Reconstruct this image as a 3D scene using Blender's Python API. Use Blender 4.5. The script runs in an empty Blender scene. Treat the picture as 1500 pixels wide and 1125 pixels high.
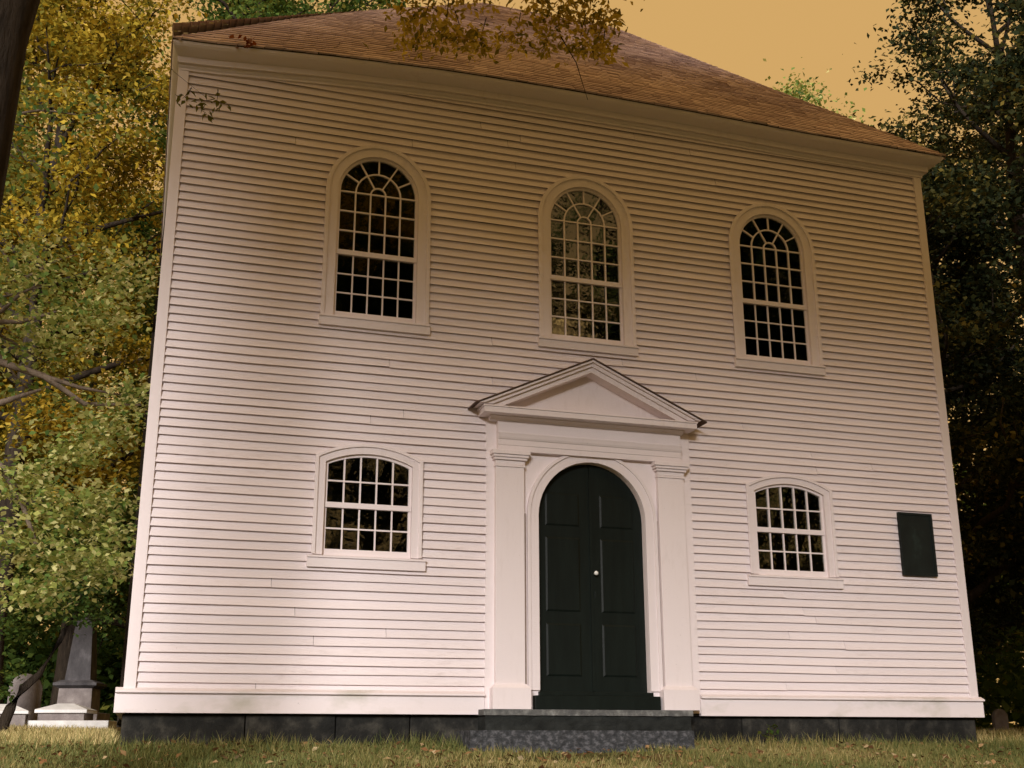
import bpy, math, random
import numpy as np
from mathutils import Matrix, Vector

SC = bpy.context.scene
COL = SC.collection
R = math.radians

# ---------------------------------------------------------------- camera
cam_d = bpy.data.cameras.new('camera')
cam_d.sensor_width = 36.0
cam_d.lens = 41.97
cam_d.clip_start = 0.05
cam_d.clip_end = 2000
cam = bpy.data.objects.new('camera', cam_d)
COL.objects.link(cam)
cam.matrix_world = Matrix(((0.95095, -0.08758, -0.29667, -0.1513),
                           (-0.30932, -0.27633, -0.90992, -13.9909),
                           (-0.00229, 0.95707, -0.28986, -0.3471),
                           (0, 0, 0, 1)))
SC.camera = cam

# ---------------------------------------------------------------- sky, sun, exposure
SUN_EL, SUN_AZ = R(20), R(27)          # the sun stands low behind the camera, to its left
world = bpy.data.worlds.new('World'); SC.world = world; world.use_nodes = True
wt = world.node_tree; wt.nodes.clear()
wo = wt.nodes.new('ShaderNodeOutputWorld'); bg = wt.nodes.new('ShaderNodeBackground')
sky = wt.nodes.new('ShaderNodeTexSky'); sky.sky_type = 'NISHITA'; sky.sun_disc = False
sky.sun_elevation = SUN_EL; sky.sun_rotation = math.pi + SUN_AZ; sky.dust_density = 6; sky.air_density = 1.5
mx = wt.nodes.new('ShaderNodeMix'); mx.data_type = 'RGBA'; mx.inputs[0].default_value = 0.97
mx.inputs[7].default_value = (5.1, 3.0, 0.98, 1)     # a dull, even, ochre overcast
wt.links.new(sky.outputs[0], mx.inputs[6]); wt.links.new(mx.outputs[2], bg.inputs[0])
bg.inputs[1].default_value = 0.1
wt.links.new(bg.outputs[0], wo.inputs[0])
sun_d = bpy.data.lights.new('sun', 'SUN'); sun_d.energy = 4.5; sun_d.angle = R(17); sun_d.color = (1.0, 0.975, 0.97)
sun = bpy.data.objects.new('sun', sun_d); COL.objects.link(sun)
sd = Vector((math.sin(SUN_AZ)*math.cos(SUN_EL), math.cos(SUN_AZ)*math.cos(SUN_EL), -math.sin(SUN_EL)))
sun.rotation_euler = sd.to_track_quat('-Z', 'Y').to_euler()
sun.location = (-10, -20, 20)
SC.view_settings.view_transform = 'Standard'; SC.view_settings.look = 'None'
SC.view_settings.exposure = 0.38; SC.view_settings.gamma = 1.0; SC.view_settings.use_curve_mapping = False
SC.cycles.use_denoising = True
SC.cycles.max_bounces = 7; SC.cycles.transparent_max_bounces = 12

# ---------------------------------------------------------------- helpers: materials
def new_mat(name):
    m = bpy.data.materials.new(name); m.use_nodes = True
    nt = m.node_tree; nt.nodes.clear()
    out = nt.nodes.new('ShaderNodeOutputMaterial')
    return m, nt, out
def N(nt, t, **kw):
    n = nt.nodes.new(t)
    for k, v in kw.items(): setattr(n, k, v)
    return n
def coords(nt, scale=(1, 1, 1)):
    tc = N(nt, 'ShaderNodeTexCoord'); mp = N(nt, 'ShaderNodeMapping'); mp.inputs['Scale'].default_value = scale
    nt.links.new(tc.outputs['Object'], mp.inputs[0]); return mp.outputs[0]
def noise(nt, vec, scale, detail=4, rough=.6):
    n = N(nt, 'ShaderNodeTexNoise'); n.inputs['Scale'].default_value = scale
    n.inputs['Detail'].default_value = detail; n.inputs['Roughness'].default_value = rough
    nt.links.new(vec, n.inputs['Vector']); return n.outputs['Fac']
def ramp(nt, fac, stops):
    r = N(nt, 'ShaderNodeValToRGB'); cr = r.color_ramp
    while len(cr.elements) < len(stops): cr.elements.new(0.5)
    for e, (p, c) in zip(cr.elements, stops):
        e.position = p; e.color = (*c, 1) if len(c) == 3 else c
    nt.links.new(fac, r.inputs[0]); return r.outputs[0]
def mix(nt, fac, a, b, mode='MIX'):
    m = N(nt, 'ShaderNodeMix', data_type='RGBA', blend_type=mode)
    for s, v in ((0, fac), (6, a), (7, b)):
        if hasattr(v, 'is_linked'): nt.links.new(v, m.inputs[s])
        else: m.inputs[s].default_value = v if s == 0 else (*v, 1)
    return m.outputs[2]
def principled(nt, out, col, rough=.6, spec=.3, bump=None, bump_d=.01, bump_s=.5):
    p = N(nt, 'ShaderNodeBsdfPrincipled')
    if hasattr(col, 'is_linked'): nt.links.new(col, p.inputs['Base Color'])
    else: p.inputs['Base Color'].default_value = (*col, 1)
    p.inputs['Roughness'].default_value = rough; p.inputs['Specular IOR Level'].default_value = spec
    if bump is not None:
        b = N(nt, 'ShaderNodeBump'); b.inputs['Distance'].default_value = bump_d; b.inputs['Strength'].default_value = bump_s
        nt.links.new(bump, b.inputs['Height']); nt.links.new(b.outputs[0], p.inputs['Normal'])
    nt.links.new(p.outputs[0], out.inputs[0]); return p

def mat_paint(name, base, dirt, amount=.5, stretch=(1, 1, 6)):
    m, nt, out = new_mat(name)
    v = coords(nt); vs = coords(nt, stretch)
    oi = N(nt, 'ShaderNodeObjectInfo')
    big = ramp(nt, noise(nt, v, .9, 5), [(.46, (0, 0, 0)), (.78, (1, 1, 1))])
    fine = ramp(nt, noise(nt, vs, 5, 6, .7), [(.5, (0, 0, 0)), (.8, (1, 1, 1))])
    speck = ramp(nt, noise(nt, v, 38, 3, .6), [(.70, (0, 0, 0)), (.76, (1, 1, 1))])
    c = mix(nt, oi.outputs['Random'], base, tuple(x*.93 for x in base))
    f1 = mix(nt, 1.0, big, fine, 'MULTIPLY')
    fm = N(nt, 'ShaderNodeMath', operation='MULTIPLY'); nt.links.new(f1, fm.inputs[0]); fm.inputs[1].default_value = amount
    c = mix(nt, fm.outputs[0], c, dirt)
    sm = N(nt, 'ShaderNodeMath', operation='MULTIPLY'); nt.links.new(speck, sm.inputs[0]); sm.inputs[1].default_value = .35
    c = mix(nt, sm.outputs[0], c, tuple(x*.6 for x in dirt))
    principled(nt, out, c, .62, .25, noise(nt, coords(nt, (1, 1, 5)), 22, 5, .7), .004, .5)
    return m
M = {}
M['paint'] = mat_paint('white_paint', (.81, .725, .735), (.38, .30, .28), .8)
M['trim'] = mat_paint('trim_paint', (.81, .725, .73), (.42, .33, .29), .6, (3, 3, .6))
# water table: the same paint with green algae stains near its foot and a few bare flakes
m, nt, out = new_mat('stained_paint')
v = coords(nt, (1, 1, 1)); st = ramp(nt, noise(nt, coords(nt, (.8, 1, 1.5)), 1.6, 5), [(.52, (0, 0, 0)), (.74, (1, 1, 1))])
fl = ramp(nt, noise(nt, coords(nt, (1, 1, 2)), 4.5, 6, .75), [(.68, (0, 0, 0)), (.70, (1, 1, 1))])
sp = N(nt, 'ShaderNodeMath', operation='MULTIPLY'); nt.links.new(st, sp.inputs[0]); sp.inputs[1].default_value = .55
c = mix(nt, sp.outputs[0], (.79, .71, .715), (.36, .35, .25)); c = mix(nt, fl, c, (.16, .13, .11))
principled(nt, out, c, .65, .25, noise(nt, v, 25, 4), .004, .5); M['stained'] = m

def mat_simple(name, stops, scale=4, rough=.7, spec=.2, bd=.01, bs=.5, stretch=(1, 1, 1), detail=6, bscale=None, rand=0):
    m, nt, out = new_mat(name)
    v = coords(nt, stretch); n = noise(nt, v, scale, detail, .65)
    c = ramp(nt, n, stops)
    if rand:
        oi = N(nt, 'ShaderNodeObjectInfo'); c = mix(nt, oi.outputs['Random'], c, mix(nt, 1.0, c, (1-rand,)*3, 'MULTIPLY'))
    principled(nt, out, c, rough, spec, noise(nt, v, bscale or scale*3, 6, .7), bd, bs); M[name] = m
    return m
mat_simple('door_paint', [(.3, (.003, .0055, .0042)), (.7, (.006, .010, .008))], 3, .5, .18, .002, .4, (4, 4, .5))
mat_simple('porcelain', [(.3, (.8, .79, .76)), (.7, (.85, .84, .8))], 3, .15, .5, .001, .1)
mat_simple('granite', [(.28, (.055, .055, .058)), (.5, (.12, .12, .115)), (.66, (.24, .24, .23)), (.8, (.08, .085, .08))], 7, .85, .2, .02, .8, (1, 1, 1), 8, 20)
mat_simple('step_granite', [(.3, (.022, .023, .025)), (.5, (.05, .052, .056)), (.62, (.12, .12, .13)), (.75, (.05, .052, .055))], 16, .85, .2, .02, .9, (1, 1, 1.4), 9, 16)
mat_simple('foundation_stone', [(.3, (.010, .0105, .010)), (.52, (.028, .027, .024)), (.72, (.085, .078, .064))], 4, .9, .15, .03, .9, (1, 1, 1), 8, 9, .4)
mat_simple('bronze', [(.3, (.006, .008, .008)), (.6, (.010, .015, .014)), (.85, (.03, .05, .045))], 5, .6, .2, .003, .5, (1, 1, .5), rand=0)
mat_simple('interior', [(.3, (.022, .018, .014)), (.7, (.035, .028, .02))], 1, .9, .1)
mat_simple('bark', [(.3, (.018, .014, .011)), (.6, (.05, .038, .028)), (.8, (.085, .068, .05))], 5, .95, .1, .05, 1, (2.5, 2.5, .5), 8, 7)
mat_simple('pale_bark', [(.3, (.10, .075, .055)), (.6, (.21, .16, .12)), (.8, (.30, .245, .19))], 5, .95, .1, .03, .8, (2, 2, .7), 8, 9)
mat_simple('grave_stone', [(.3, (.12, .10, .095)), (.55, (.20, .17, .16)), (.75, (.30, .27, .25))], 3, .9, .15, .02, .7, (1, 1, 1), 8, 10)
mat_simple('dark_stone', [(.3, (.032, .03, .032)), (.55, (.065, .06, .062)), (.75, (.13, .12, .125))], 3, .85, .2, .02, .7, (1, 1, .6), 8, 10)
mat_simple('white_marble', [(.3, (.50, .48, .46)), (.6, (.66, .64, .62)), (.8, (.74, .72, .70))], 3, .7, .2, .01, .5, (1, 1, 1), 8, 10)
mat_simple('caulk_line', [(.3, (.30, .24, .20)), (.7, (.45, .36, .30))], 9, .8, .1)

mat_simple('capping', [(.3, (.07, .045, .035)), (.7, (.13, .085, .065))], 6, .8, .1)
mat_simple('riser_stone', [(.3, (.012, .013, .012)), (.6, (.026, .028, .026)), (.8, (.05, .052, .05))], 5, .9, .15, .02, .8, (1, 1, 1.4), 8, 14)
# soil under the grass, with dried and mossy patches
m, nt, out = new_mat('lawn')
v = coords(nt)
a = ramp(nt, noise(nt, v, .7, 6), [(.35, (.08, .09, .032)), (.52, (.17, .145, .06)), (.68, (.29, .205, .10))])
b = ramp(nt, noise(nt, v, 9, 8, .75), [(.3, (.45, .45, .45)), (.7, (1.2, 1.15, 1.05))])
principled(nt, out, mix(nt, 1.0, a, b, 'MULTIPLY'), .95, .05, noise(nt, v, 26, 8, .8), .05, 1); M['lawn'] = m

def attr_ramp(name, stops, rough=.6, trans=0.0, spec=.2, noise_mul=None):
    m, nt, out = new_mat(name)
    at = N(nt, 'ShaderNodeAttribute', attribute_name='tint')
    c = ramp(nt, at.outputs['Fac'], stops)
    if noise_mul:
        k = ramp(nt, noise(nt, coords(nt), noise_mul, 5), [(.38, (.74, .70, .70)), (.62, (1.06, 1.04, 1.0))]); c = mix(nt, 1.0, c, k, 'MULTIPLY')
    p = principled(nt, out, c, rough, spec)
    if trans:
        t = N(nt, 'ShaderNodeBsdfTranslucent'); nt.links.new(c, t.inputs[0])
        ms = N(nt, 'ShaderNodeMixShader'); ms.inputs[0].default_value = trans
        nt.links.new(p.outputs[0], ms.inputs[1]); nt.links.new(t.outputs[0], ms.inputs[2]); nt.links.new(ms.outputs[0], out.inputs[0])
    M[name] = m
attr_ramp('shingle', [(0, (.48, .37, .35)), (.35, (.60, .47, .45)), (.7, (.65, .515, .49)), (1, (.72, .59, .56))], .9, 0, .1, .55)
attr_ramp('leaf_gold', [(0, (.11, .11, .018)), (.35, (.26, .21, .025)), (.7, (.54, .39, .04)), (1, (.74, .54, .09))], .5, .45)
attr_ramp('leaf_green', [(0, (.035, .075, .018)), (.45, (.09, .15, .030)), (.8, (.20, .23, .042)), (1, (.36, .32, .06))], .5, .42)
attr_ramp('leaf_bright', [(0, (.06, .13, .035)), (.4, (.18, .28, .06)), (.75, (.44, .46, .12)), (1, (.74, .70, .32))], .4, .4, .6)
attr_ramp('leaf_dark', [(0, (.013, .021, .010)), (.5, (.032, .042, .015)), (.8, (.085, .08, .02)), (1, (.24, .18, .035))], .55, .3)  # dark leaf colours paint in the shade of the right-hand trees
attr_ramp('leaf_red', [(0, (.16, .035, .014)), (1, (.27, .08, .02))], .5, .35)
attr_ramp('litter', [(0, (.11, .05, .02)), (.4, (.24, .12, .05)), (.75, (.36, .22, .10)), (1, (.50, .40, .24))], .8, .1)
attr_ramp('grass', [(0, (.075, .11, .03)), (.45, (.185, .195, .06)), (.8, (.35, .29, .11)), (1, (.60, .48, .22))], .6, .3)

# old window glass: clear, slightly wavy, mirrors the sky and trees across the lawn
for gname, ior in (('glass', 1.8), ('bright_glass', 2.15)):
    m, nt, out = new_mat('window_'+gname)
    v = coords(nt)
    fr = N(nt, 'ShaderNodeFresnel'); fr.inputs[0].default_value = ior
    gl = N(nt, 'ShaderNodeBsdfGlossy'); gl.inputs['Roughness'].default_value = .02
    tr = N(nt, 'ShaderNodeBsdfTransparent'); tr.inputs[0].default_value = (.72, .74, .70, 1)
    bp = N(nt, 'ShaderNodeBump'); bp.inputs['Distance'].default_value = .004; bp.inputs['Strength'].default_value = .35
    nt.links.new(noise(nt, v, 6, 2), bp.inputs['Height']); nt.links.new(bp.outputs[0], gl.inputs['Normal'])
    ms = N(nt, 'ShaderNodeMixShader'); nt.links.new(fr.outputs[0], ms.inputs[0]); nt.links.new(tr.outputs[0], ms.inputs[1])
    nt.links.new(gl.outputs[0], ms.inputs[2]); nt.links.new(ms.outputs[0], out.inputs[0]); M[gname] = m

# ---------------------------------------------------------------- helpers: meshes and objects
class MB:
    """collects faces; build() links them as ONE mesh object"""
    def __init__(s): s.v = []; s.f = []
    def add(s, vs, fs):
        o = len(s.v); s.v += [tuple(p) for p in vs]; s.f += [tuple(i+o for i in q) for q in fs]; return s
    def box(s, x0, x1, y0, y1, z0, z1):
        return s.add([(x0, y0, z0), (x1, y0, z0), (x1, y1, z0), (x0, y1, z0), (x0, y0, z1), (x1, y0, z1), (x1, y1, z1), (x0, y1, z1)],
                     [(3, 2, 1, 0), (4, 5, 6, 7), (0, 1, 5, 4), (1, 2, 6, 5), (2, 3, 7, 6), (3, 0, 4, 7)])
    def frustum(s, cx, cy, z0, z1, a0, b0, a1, b1):
        q = lambda a, b, z: [(cx-a, cy-b, z), (cx+a, cy-b, z), (cx+a, cy+b, z), (cx-a, cy+b, z)]
        return s.add(q(a0, b0, z0)+q(a1, b1, z1), [(3, 2, 1, 0), (4, 5, 6, 7), (0, 1, 5, 4), (1, 2, 6, 5), (2, 3, 7, 6), (3, 0, 4, 7)])
    def poly(s, pts, y0, y1):
        """a polygon in x,z (anticlockwise seen from -y) given thickness in y"""
        n = len(pts)
        return s.add([(x, y0, z) for x, z in pts]+[(x, y1, z) for x, z in pts],
                     [tuple(range(n)), tuple(range(2*n-1, n-1, -1))]+[(i, i+n, (i+1) % n+n, (i+1) % n) for i in range(n)])
    def strip(s, inner, outer, y0, y1):
        """a band between two chains of x,z points, given thickness in y"""
        n = len(inner)
        V = [(x, y0, z) for x, z in inner]+[(x, y0, z) for x, z in outer]+[(x, y1, z) for x, z in inner]+[(x, y1, z) for x, z in outer]
        F = []
        for i in range(n-1):
            a, b, c, d = i, i+1, n+i+1, n+i
            F += [(a, b, c, d), (a+2*n, d+2*n, c+2*n, b+2*n), (a, a+2*n, b+2*n, b), (d, c, c+2*n, d+2*n)]
        F += [(0, n, 3*n, 2*n), (n-1, 3*n-1, 4*n-1, 2*n-1)]
        return s.add(V, F)
    def prism_x(s, prof, x0, x1, cap=True):
        """profile of y,z points drawn along x"""
        n = len(prof)
        V = [(x0, y, z) for y, z in prof]+[(x1, y, z) for y, z in prof]
        F = [(i, (i+1) % n, (i+1) % n+n, i+n) for i in range(n)]
        if cap: F += [tuple(range(n-1, -1, -1)), tuple(range(n, 2*n))]
        return s.add(V, F)
    def tube(s, pts, rad, sides=8):
        pts = [np.array(p, float) for p in pts]; o = len(s.v); n = len(pts)
        for i, p in enumerate(pts):
            t = pts[min(i+1, n-1)]-pts[max(i-1, 0)]; t /= np.linalg.norm(t)+1e-9
            a = np.cross(t, (0, 0, 1)) if abs(t[2]) < .9 else np.cross(t, (1, 0, 0)); a /= np.linalg.norm(a); b = np.cross(t, a)
            for k in range(sides):
                w = 2*math.pi*k/sides; s.v.append(tuple(p+rad[i]*(math.cos(w)*a+math.sin(w)*b)))
        for i in range(n-1):
            for k in range(sides):
                k2 = (k+1) % sides
                s.f.append((o+i*sides+k, o+i*sides+k2, o+(i+1)*sides+k2, o+(i+1)*sides+k))
        s.f.append(tuple(o+(n-1)*sides+k for k in range(sides)))
        return s
    def mesh(s, name, mat, smooth=False):
        me = bpy.data.meshes.new(name); me.from_pydata(s.v, [], s.f); me.materials.append(M[mat]); me.update()
        if smooth: me.polygons.foreach_set('use_smooth', [True]*len(me.polygons))
        return me
    def build(s, name, mat, parent=None, smooth=False, bevel=0):
        return link(name, s.mesh(name, mat, smooth), parent, bevel)
def link(name, me, parent=None, bevel=0):
    o = bpy.data.objects.new(name, me); COL.objects.link(o)
    if parent is not None:
        o.parent = parent
        if parent.get('_w'): o.matrix_parent_inverse = Matrix.Translation(parent.location).inverted()
    if bevel:
        b = o.modifiers.new('bevel', 'BEVEL'); b.width = bevel; b.segments = 2; b.limit_method = 'ANGLE'; b.angle_limit = R(40)
    return o
def tag(o, label=None, cat=None, group=None, kind=None):
    if label: o['label'] = label
    if cat: o['category'] = cat
    if group: o['group'] = group
    if kind: o['kind'] = kind
    return o
def empty(name, loc, label, cat, group=None, world=False):
    """an Empty at a thing's base; with world=True its parts are given in world coordinates"""
    o = bpy.data.objects.new(name, None); COL.objects.link(o); o.location = loc; o.empty_display_size = .3
    if world: o['_w'] = 1
    return tag(o, label, cat, group)
def quads_mesh(name, V, nq, mat, tint=None, k=4):
    """V: (nq*k,3) vertices, one k-gon each"""
    me = bpy.data.meshes.new(name); n = nq*k
    me.vertices.add(n); me.vertices.foreach_set('co', np.asarray(V, np.float32).ravel())
    me.loops.add(n); me.loops.foreach_set('vertex_index', np.arange(n, dtype=np.int32))
    me.polygons.add(nq); me.polygons.foreach_set('loop_start', np.arange(0, n, k, dtype=np.int32))
    if tint is not None:
        at = me.attributes.new('tint', 'FLOAT', 'POINT'); at.data.foreach_set('value', np.repeat(np.asarray(tint, np.float32), k))
    me.materials.append(M[mat]); me.update(calc_edges=True); return me

# ---------------------------------------------------------------- ground
def ground_z(x, y):
    if y >= 0: z = -.36+.025*min(y, 45)+.004*max(0, min(y, 90)-45)
    else: z = -.36+.107*max(y, -14)+.0*y
    return z + .03*math.sin(x*.7+1.3)*math.sin(y*.9+.4) + .012*math.sin(2.3*x+.5*y)
xs = sorted(set([-220, -160, -120, -90, -70, -55, -45]+list(np.arange(-38, -4, 2.))+list(np.arange(-4, 18, .4))+list(np.arange(18, 46, 2.))+[50, 60, 75, 95, 120, 160, 220]))
ys = sorted(set([-220, -160, -110, -80, -60, -45, -35]+list(np.arange(-28, -6, 1.5))+list(np.arange(-6, 3, .3))+list(np.arange(3, 30, 1.5))+[33, 38, 45, 55, 70, 90, 120, 170, 260]))
gm = MB(); nx = len(xs)
gm.v = [(x, y, ground_z(x, y)) for y in ys for x in xs]
gm.f = [(j*nx+i, j*nx+i+1, (j+1)*nx+i+1, (j+1)*nx+i) for j in range(len(ys)-1) for i in range(nx-1)]
tag(gm.build('ground', 'lawn', None, True), kind='structure')

# ---------------------------------------------------------------- the church
W, D, CX = 11.0, 10.6, 5.459
church = empty('church', (5.5, 0, -.36), 'large white clapboard meeting house with hipped roof and arched windows', 'church', world=True)
rng = random.Random(7)
UX = [CX-2.8705, CX, CX+2.8705]
LX = [CX-2.8749, CX+2.8749]
U_HW, U_ZB, U_ZS, U_ZM = .527, 4.807, 6.503, 5.649
L_HW, L_ZB, L_ZS, L_ZT, L_ZM = .5305, 1.830, 2.9165, 3.039, 2.3987
L_R = (L_HW**2+(L_ZT-L_ZS)**2)/(2*(L_ZT-L_ZS)); L_C = L_ZT-L_R
def half_upper(z):
    if z < 4.69: return None
    if z <= U_ZS: return .595
    d = .60**2-(z-U_ZS)**2
    return math.sqrt(d) if d > 0 else 0.0
def half_lower(z):
    if z < 1.70: return None
    d = (L_R+.06)**2-(z-L_C)**2
    return min(.595, math.sqrt(d)) if d > 0 else 0.0
def half_door(z): return 1.385 if z < 3.70 else None
openings = [(x, half_upper, 7.103) for x in UX]+[(x, half_lower, L_C+L_R+.06) for x in LX]+[(CX, half_door, 3.70)]

# backing wall behind the boards, with holes for windows and door
holes = [(x-.60, x+.60, 4.70, 7.12) for x in UX]+[(x-.60, x+.60, 1.72, 3.10) for x in LX]+[(CX-.76, CX+.76, .0, 3.13)]
gx = sorted(set([0.0, W]+[h[0] for h in holes]+[h[1] for h in holes])); gz = sorted(set([.0, 8.1]+[h[2] for h in holes]+[h[3] for h in holes]))
wb = MB()
for a, b in zip(gx, gx[1:]):
    for c, d in zip(gz, gz[1:]):
        mxx, mzz = (a+b)/2, (c+d)/2
        if not any(h[0] < mxx < h[1] and h[2] < mzz < h[3] for h in holes):
            wb.add([(a, .012, c), (b, .012, c), (b, .012, d), (a, .012, d)], [(0, 1, 2, 3)])
wb.build('front_wall', 'interior', church)
# side and rear walls
for nm, pts in (('side_wall', [(0.03, 0.013), (.25, D)]), ('side_wall', [(W, 0), (W, D)]), ('rear_wall', [(0, D), (W, D)])):
    s = MB(); (ax, ay), (bx_, by) = pts
    s.add([(ax, ay, .0), (bx_, by, .0), (bx_, by, 8.1), (ax, ay, 8.1)], [(0, 1, 2, 3)]); s.build(nm, 'interior', church)
ce = MB(); ce.add([(0, 0, 7.9), (W, 0, 7.9), (W, D, 7.9), (0, D, 7.9)], [(0, 1, 2, 3)]); ce.build('ceiling', 'interior', church)
fl = MB(); fl.add([(0, 0, .05), (W, 0, .05), (W, D, .05), (0, D, .05)], [(0, 1, 2, 3)]); fl.build('floor_boards', 'interior', church)

EXPO, Z0 = .1066, .2208
def clapboard(xl0, xl1, xr0, xr1, z0, z1):
    """one lapped board: left/right ends at its bottom (0) and top (1)"""
    n = max(2, min(7, int((xr0-xl0)/1.1)+1)); b = MB(); ph = rng.uniform(0, 6.28); am = rng.uniform(.002, .0065); fr_ = rng.uniform(.8, 2.2)
    tilt = rng.uniform(-.003, .003); lip = rng.uniform(.046, .056)
    V = []
    for i in range(n+1):
        t = i/n; x0 = xl0+(xr0-xl0)*t; x1 = xl1+(xr1-xl1)*t
        w = am*math.sin(fr_*x0+ph)+tilt*(t-.5)
        V += [(x0, -lip+.3*w, z0+w), (x0, -.013, z0+.016+w), (x1, -.0125, z1+.012), ]
    F = []
    for i in range(n):
        a = 3*i; c = a+3
        F += [(a, c, c+2, a+2), (a+1, c+1, c, a)]
    F += [(0, 2, 1), (3*n, 3*n+1, 3*n+2)]
    b.add(V, F); return b.build('clapboard', 'paint', church)
rows = int((8.02-Z0)/EXPO)
for k in range(rows+1):
    z0 = Z0+k*EXPO; z1 = z0+EXPO; zm = (z0+z1)/2
    cuts = []
    for x, fn, top in openings:
        if fn(zm) is None or zm > top+.02: 
            if not (fn(z0) and z0 < top-.004): continue
            if zm < top and fn(zm) is None: continue
        h0 = fn(max(z0, 0)) if fn(z0) is not None else fn(zm); h1 = fn(z1) if fn(z1) is not None else h0
        if h0 is None: continue
        cuts.append((x-h0, x-(h1 or 0), x+h0, x+(h1 or 0)))
    cuts.sort(); x0, x1 = .08, .08
    segs = []
    for c in cuts: segs.append((x0, x1, c[0], c[1])); x0, x1 = c[2], c[3]
    segs.append((x0, x1, W-.08, W-.08))
    for s in segs:
        L = s[2]-s[0]
        if L < .05: continue
        if L > 2.2 and rng.random() < (.9 if L > 8 else .38):
            j = s[0]+L*rng.uniform(.25, .75)
            clapboard(s[0], s[1], j-.0025, j-.0025, z0, z1); clapboard(j+.0025, j+.0025, s[2], s[3], z0, z1)
        else: clapboard(*s, z0, z1)
# lapped boards of the sides and rear: one stepped skin each
def lap_skin(a, b, nrm):
    m_ = MB()
    for k in range(rows+3):
        z0 = Z0+k*EXPO; z1 = min(z0+EXPO+.012, 7.95)
        if z0 > 7.85: break
        P = lambda p, o, z: (p[0]+nrm[0]*o, p[1]+nrm[1]*o, z)
        m_.add([P(a, .05, z0), P(b, .05, z0), P(b, .012, z1), P(a, .012, z1), P(a, .012, z0+.008), P(b, .012, z0+.008)], [(0, 1, 2, 3), (4, 5, 1, 0)])
    o = m_.build('side_cladding', 'paint', church); tag(o, kind='stuff')
lap_skin((.25, D-.1), (.05, .05), (-1, 0)); lap_skin((W, .1), (W, D-.1), (1, 0)); lap_skin((W-.1, D), (.1, D), (0, 1))
eave_dz0 = lambda x: 0.36 if x > 5 else 0.18
# corner boards: one face on each wall, butted
for sx, x in ((-1, 0), (1, W)):
    c = MB(); xa, xb = (x-.030, x+.098) if sx < 0 else (x-.098, x+.030)
    c.box(xa, xb, -.058, -.002, .20, 7.66+eave_dz0(x))
    ya = (x-.028, x-.002) if sx < 0 else (x+.002, x+.044)
    c.box(ya[0], ya[1], .0, .05 if sx < 0 else .13, .20, 7.66+eave_dz0(x)); c.build('corner_board', 'trim', church, bevel=.004)
for x in (0, W):
    c = MB(); c.box(.25 if x == 0 else x-.12, .37 if x == 0 else x+.04, D+.002, D+.05, .2, 7.78); c.build('corner_board', 'trim', church)
# water table with a sloped drip cap, either side of the door and round the other walls
prof = [(-.062, 0), (-.062, .205), (-.105, .212), (-.105, .232), (-.03, .268), (.0, .268), (.0, 0)]
for x0, x1 in ((-.11, CX-1.42), (CX+1.40, W+.09)):
    a = MB(); a.prism_x(prof, x0, x1); a.build('water_table', 'stained', church, bevel=.003)
a = MB(); a.add([(-.09, .02, 0), (.02, .02, 0), (.3, D+.1, 0), (.19, D+.1, 0), (-.09, .02, .25), (.02, .02, .25), (.3, D+.1, .25), (.19, D+.1, .25)], [(3, 2, 1, 0), (4, 5, 6, 7), (0, 1, 5, 4), (1, 2, 6, 5), (2, 3, 7, 6), (3, 0, 4, 7)]); a.build('water_table', 'stained', church)
a = MB(); a.box(W, W+.08, .02, D+.1, 0, .25); a.build('water_table', 'stained', church)
a = MB(); a.box(.002, W-.002, D+.01, D+.1, 0, .25); a.build('water_table', 'stained', church)
# foundation of long dark stones
x = -.02
while x < W-.05:
    L = rng.uniform(.75, 1.5); x2 = min(W+.02, x+L)
    if W-x2 < .4: x2 = W+.02
    b = MB(); y0 = .035+rng.uniform(-.012, .012)
    b.box(x+.006, x2-.006, y0, .5, -.62, -.006); b.build('foundation_stone', 'foundation_stone', church, bevel=.012); x = x2
for xx in (0.02, W-.02):
    y = .52
    while y < D:
        y2 = min(D, y+rng.uniform(.9, 1.6)); b = MB(); b.box(xx-.2, xx+.2, y+.006, y2, -.62, -.006) if 0 else b.box(*((xx+.02*y, xx+.6) if xx < 1 else (xx-.4, xx+.02)), y+.006, y2, -.62, -.006)
        b.build('foundation_stone', 'foundation_stone', church, bevel=.012); y = y2
b = MB(); b.box(.7, W-.42, D-.4, D-.01, -.62, -.006); b.build('foundation_stone', 'foundation_stone', church)

# ------------------------------------------------ eaves: frieze, bed mould, fascia, crown, gutter edge
def eave_dz(x):
    """the old eave line is bowed: it has settled at the left-hand corner"""
    return float(np.interp(x, [-.2, .3, 1.2, 2, 3.5, 5, 7, 9, 11.4], [-.20, -.18, -.11, -.05, .02, .035, .03, -.01, -.005]))
fx = list(np.linspace(0, 1, 24))
def eave_ring(prof, name, mat, closed=True):
    """profile of (overhang, z) carried round the four sides; overhang is slighter on the left"""
    path = [('f', t) for t in fx]+[('b', 0), ('b', 1)]
    V = []; n = len(prof)
    for side, t in path:
        for o, z in prof:
            xl, xr = -o*.42+(.22 if side == 'b' else 0), W+o
            if side == 'f':
                x = xl+(xr-xl)*t; V.append((x, -o, z+eave_dz(x)))
            else: V.append((xr if t == 0 else xl, D+o, z-(.0 if t == 0 else .05)))
    F = []; m_ = len(path)
    for i in range(m_):
        j = (i+1) % m_
        for k in range(n if closed else n-1):
            k2 = (k+1) % n; F.append((i*n+k, j*n+k, j*n+k2, i*n+k2))
    b = MB(); b.add(V, F); return b.build(name, mat, church)
eave_ring([(.012, 8.03), (.062, 8.03), (.062, 8.105), (.012, 8.105)], 'frieze_board', 'trim')
eave_ring([(.063, 8.06), (.072, 8.068), (.082, 8.08), (.088, 8.104), (.063, 8.104)], 'bed_moulding', 'trim')
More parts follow.
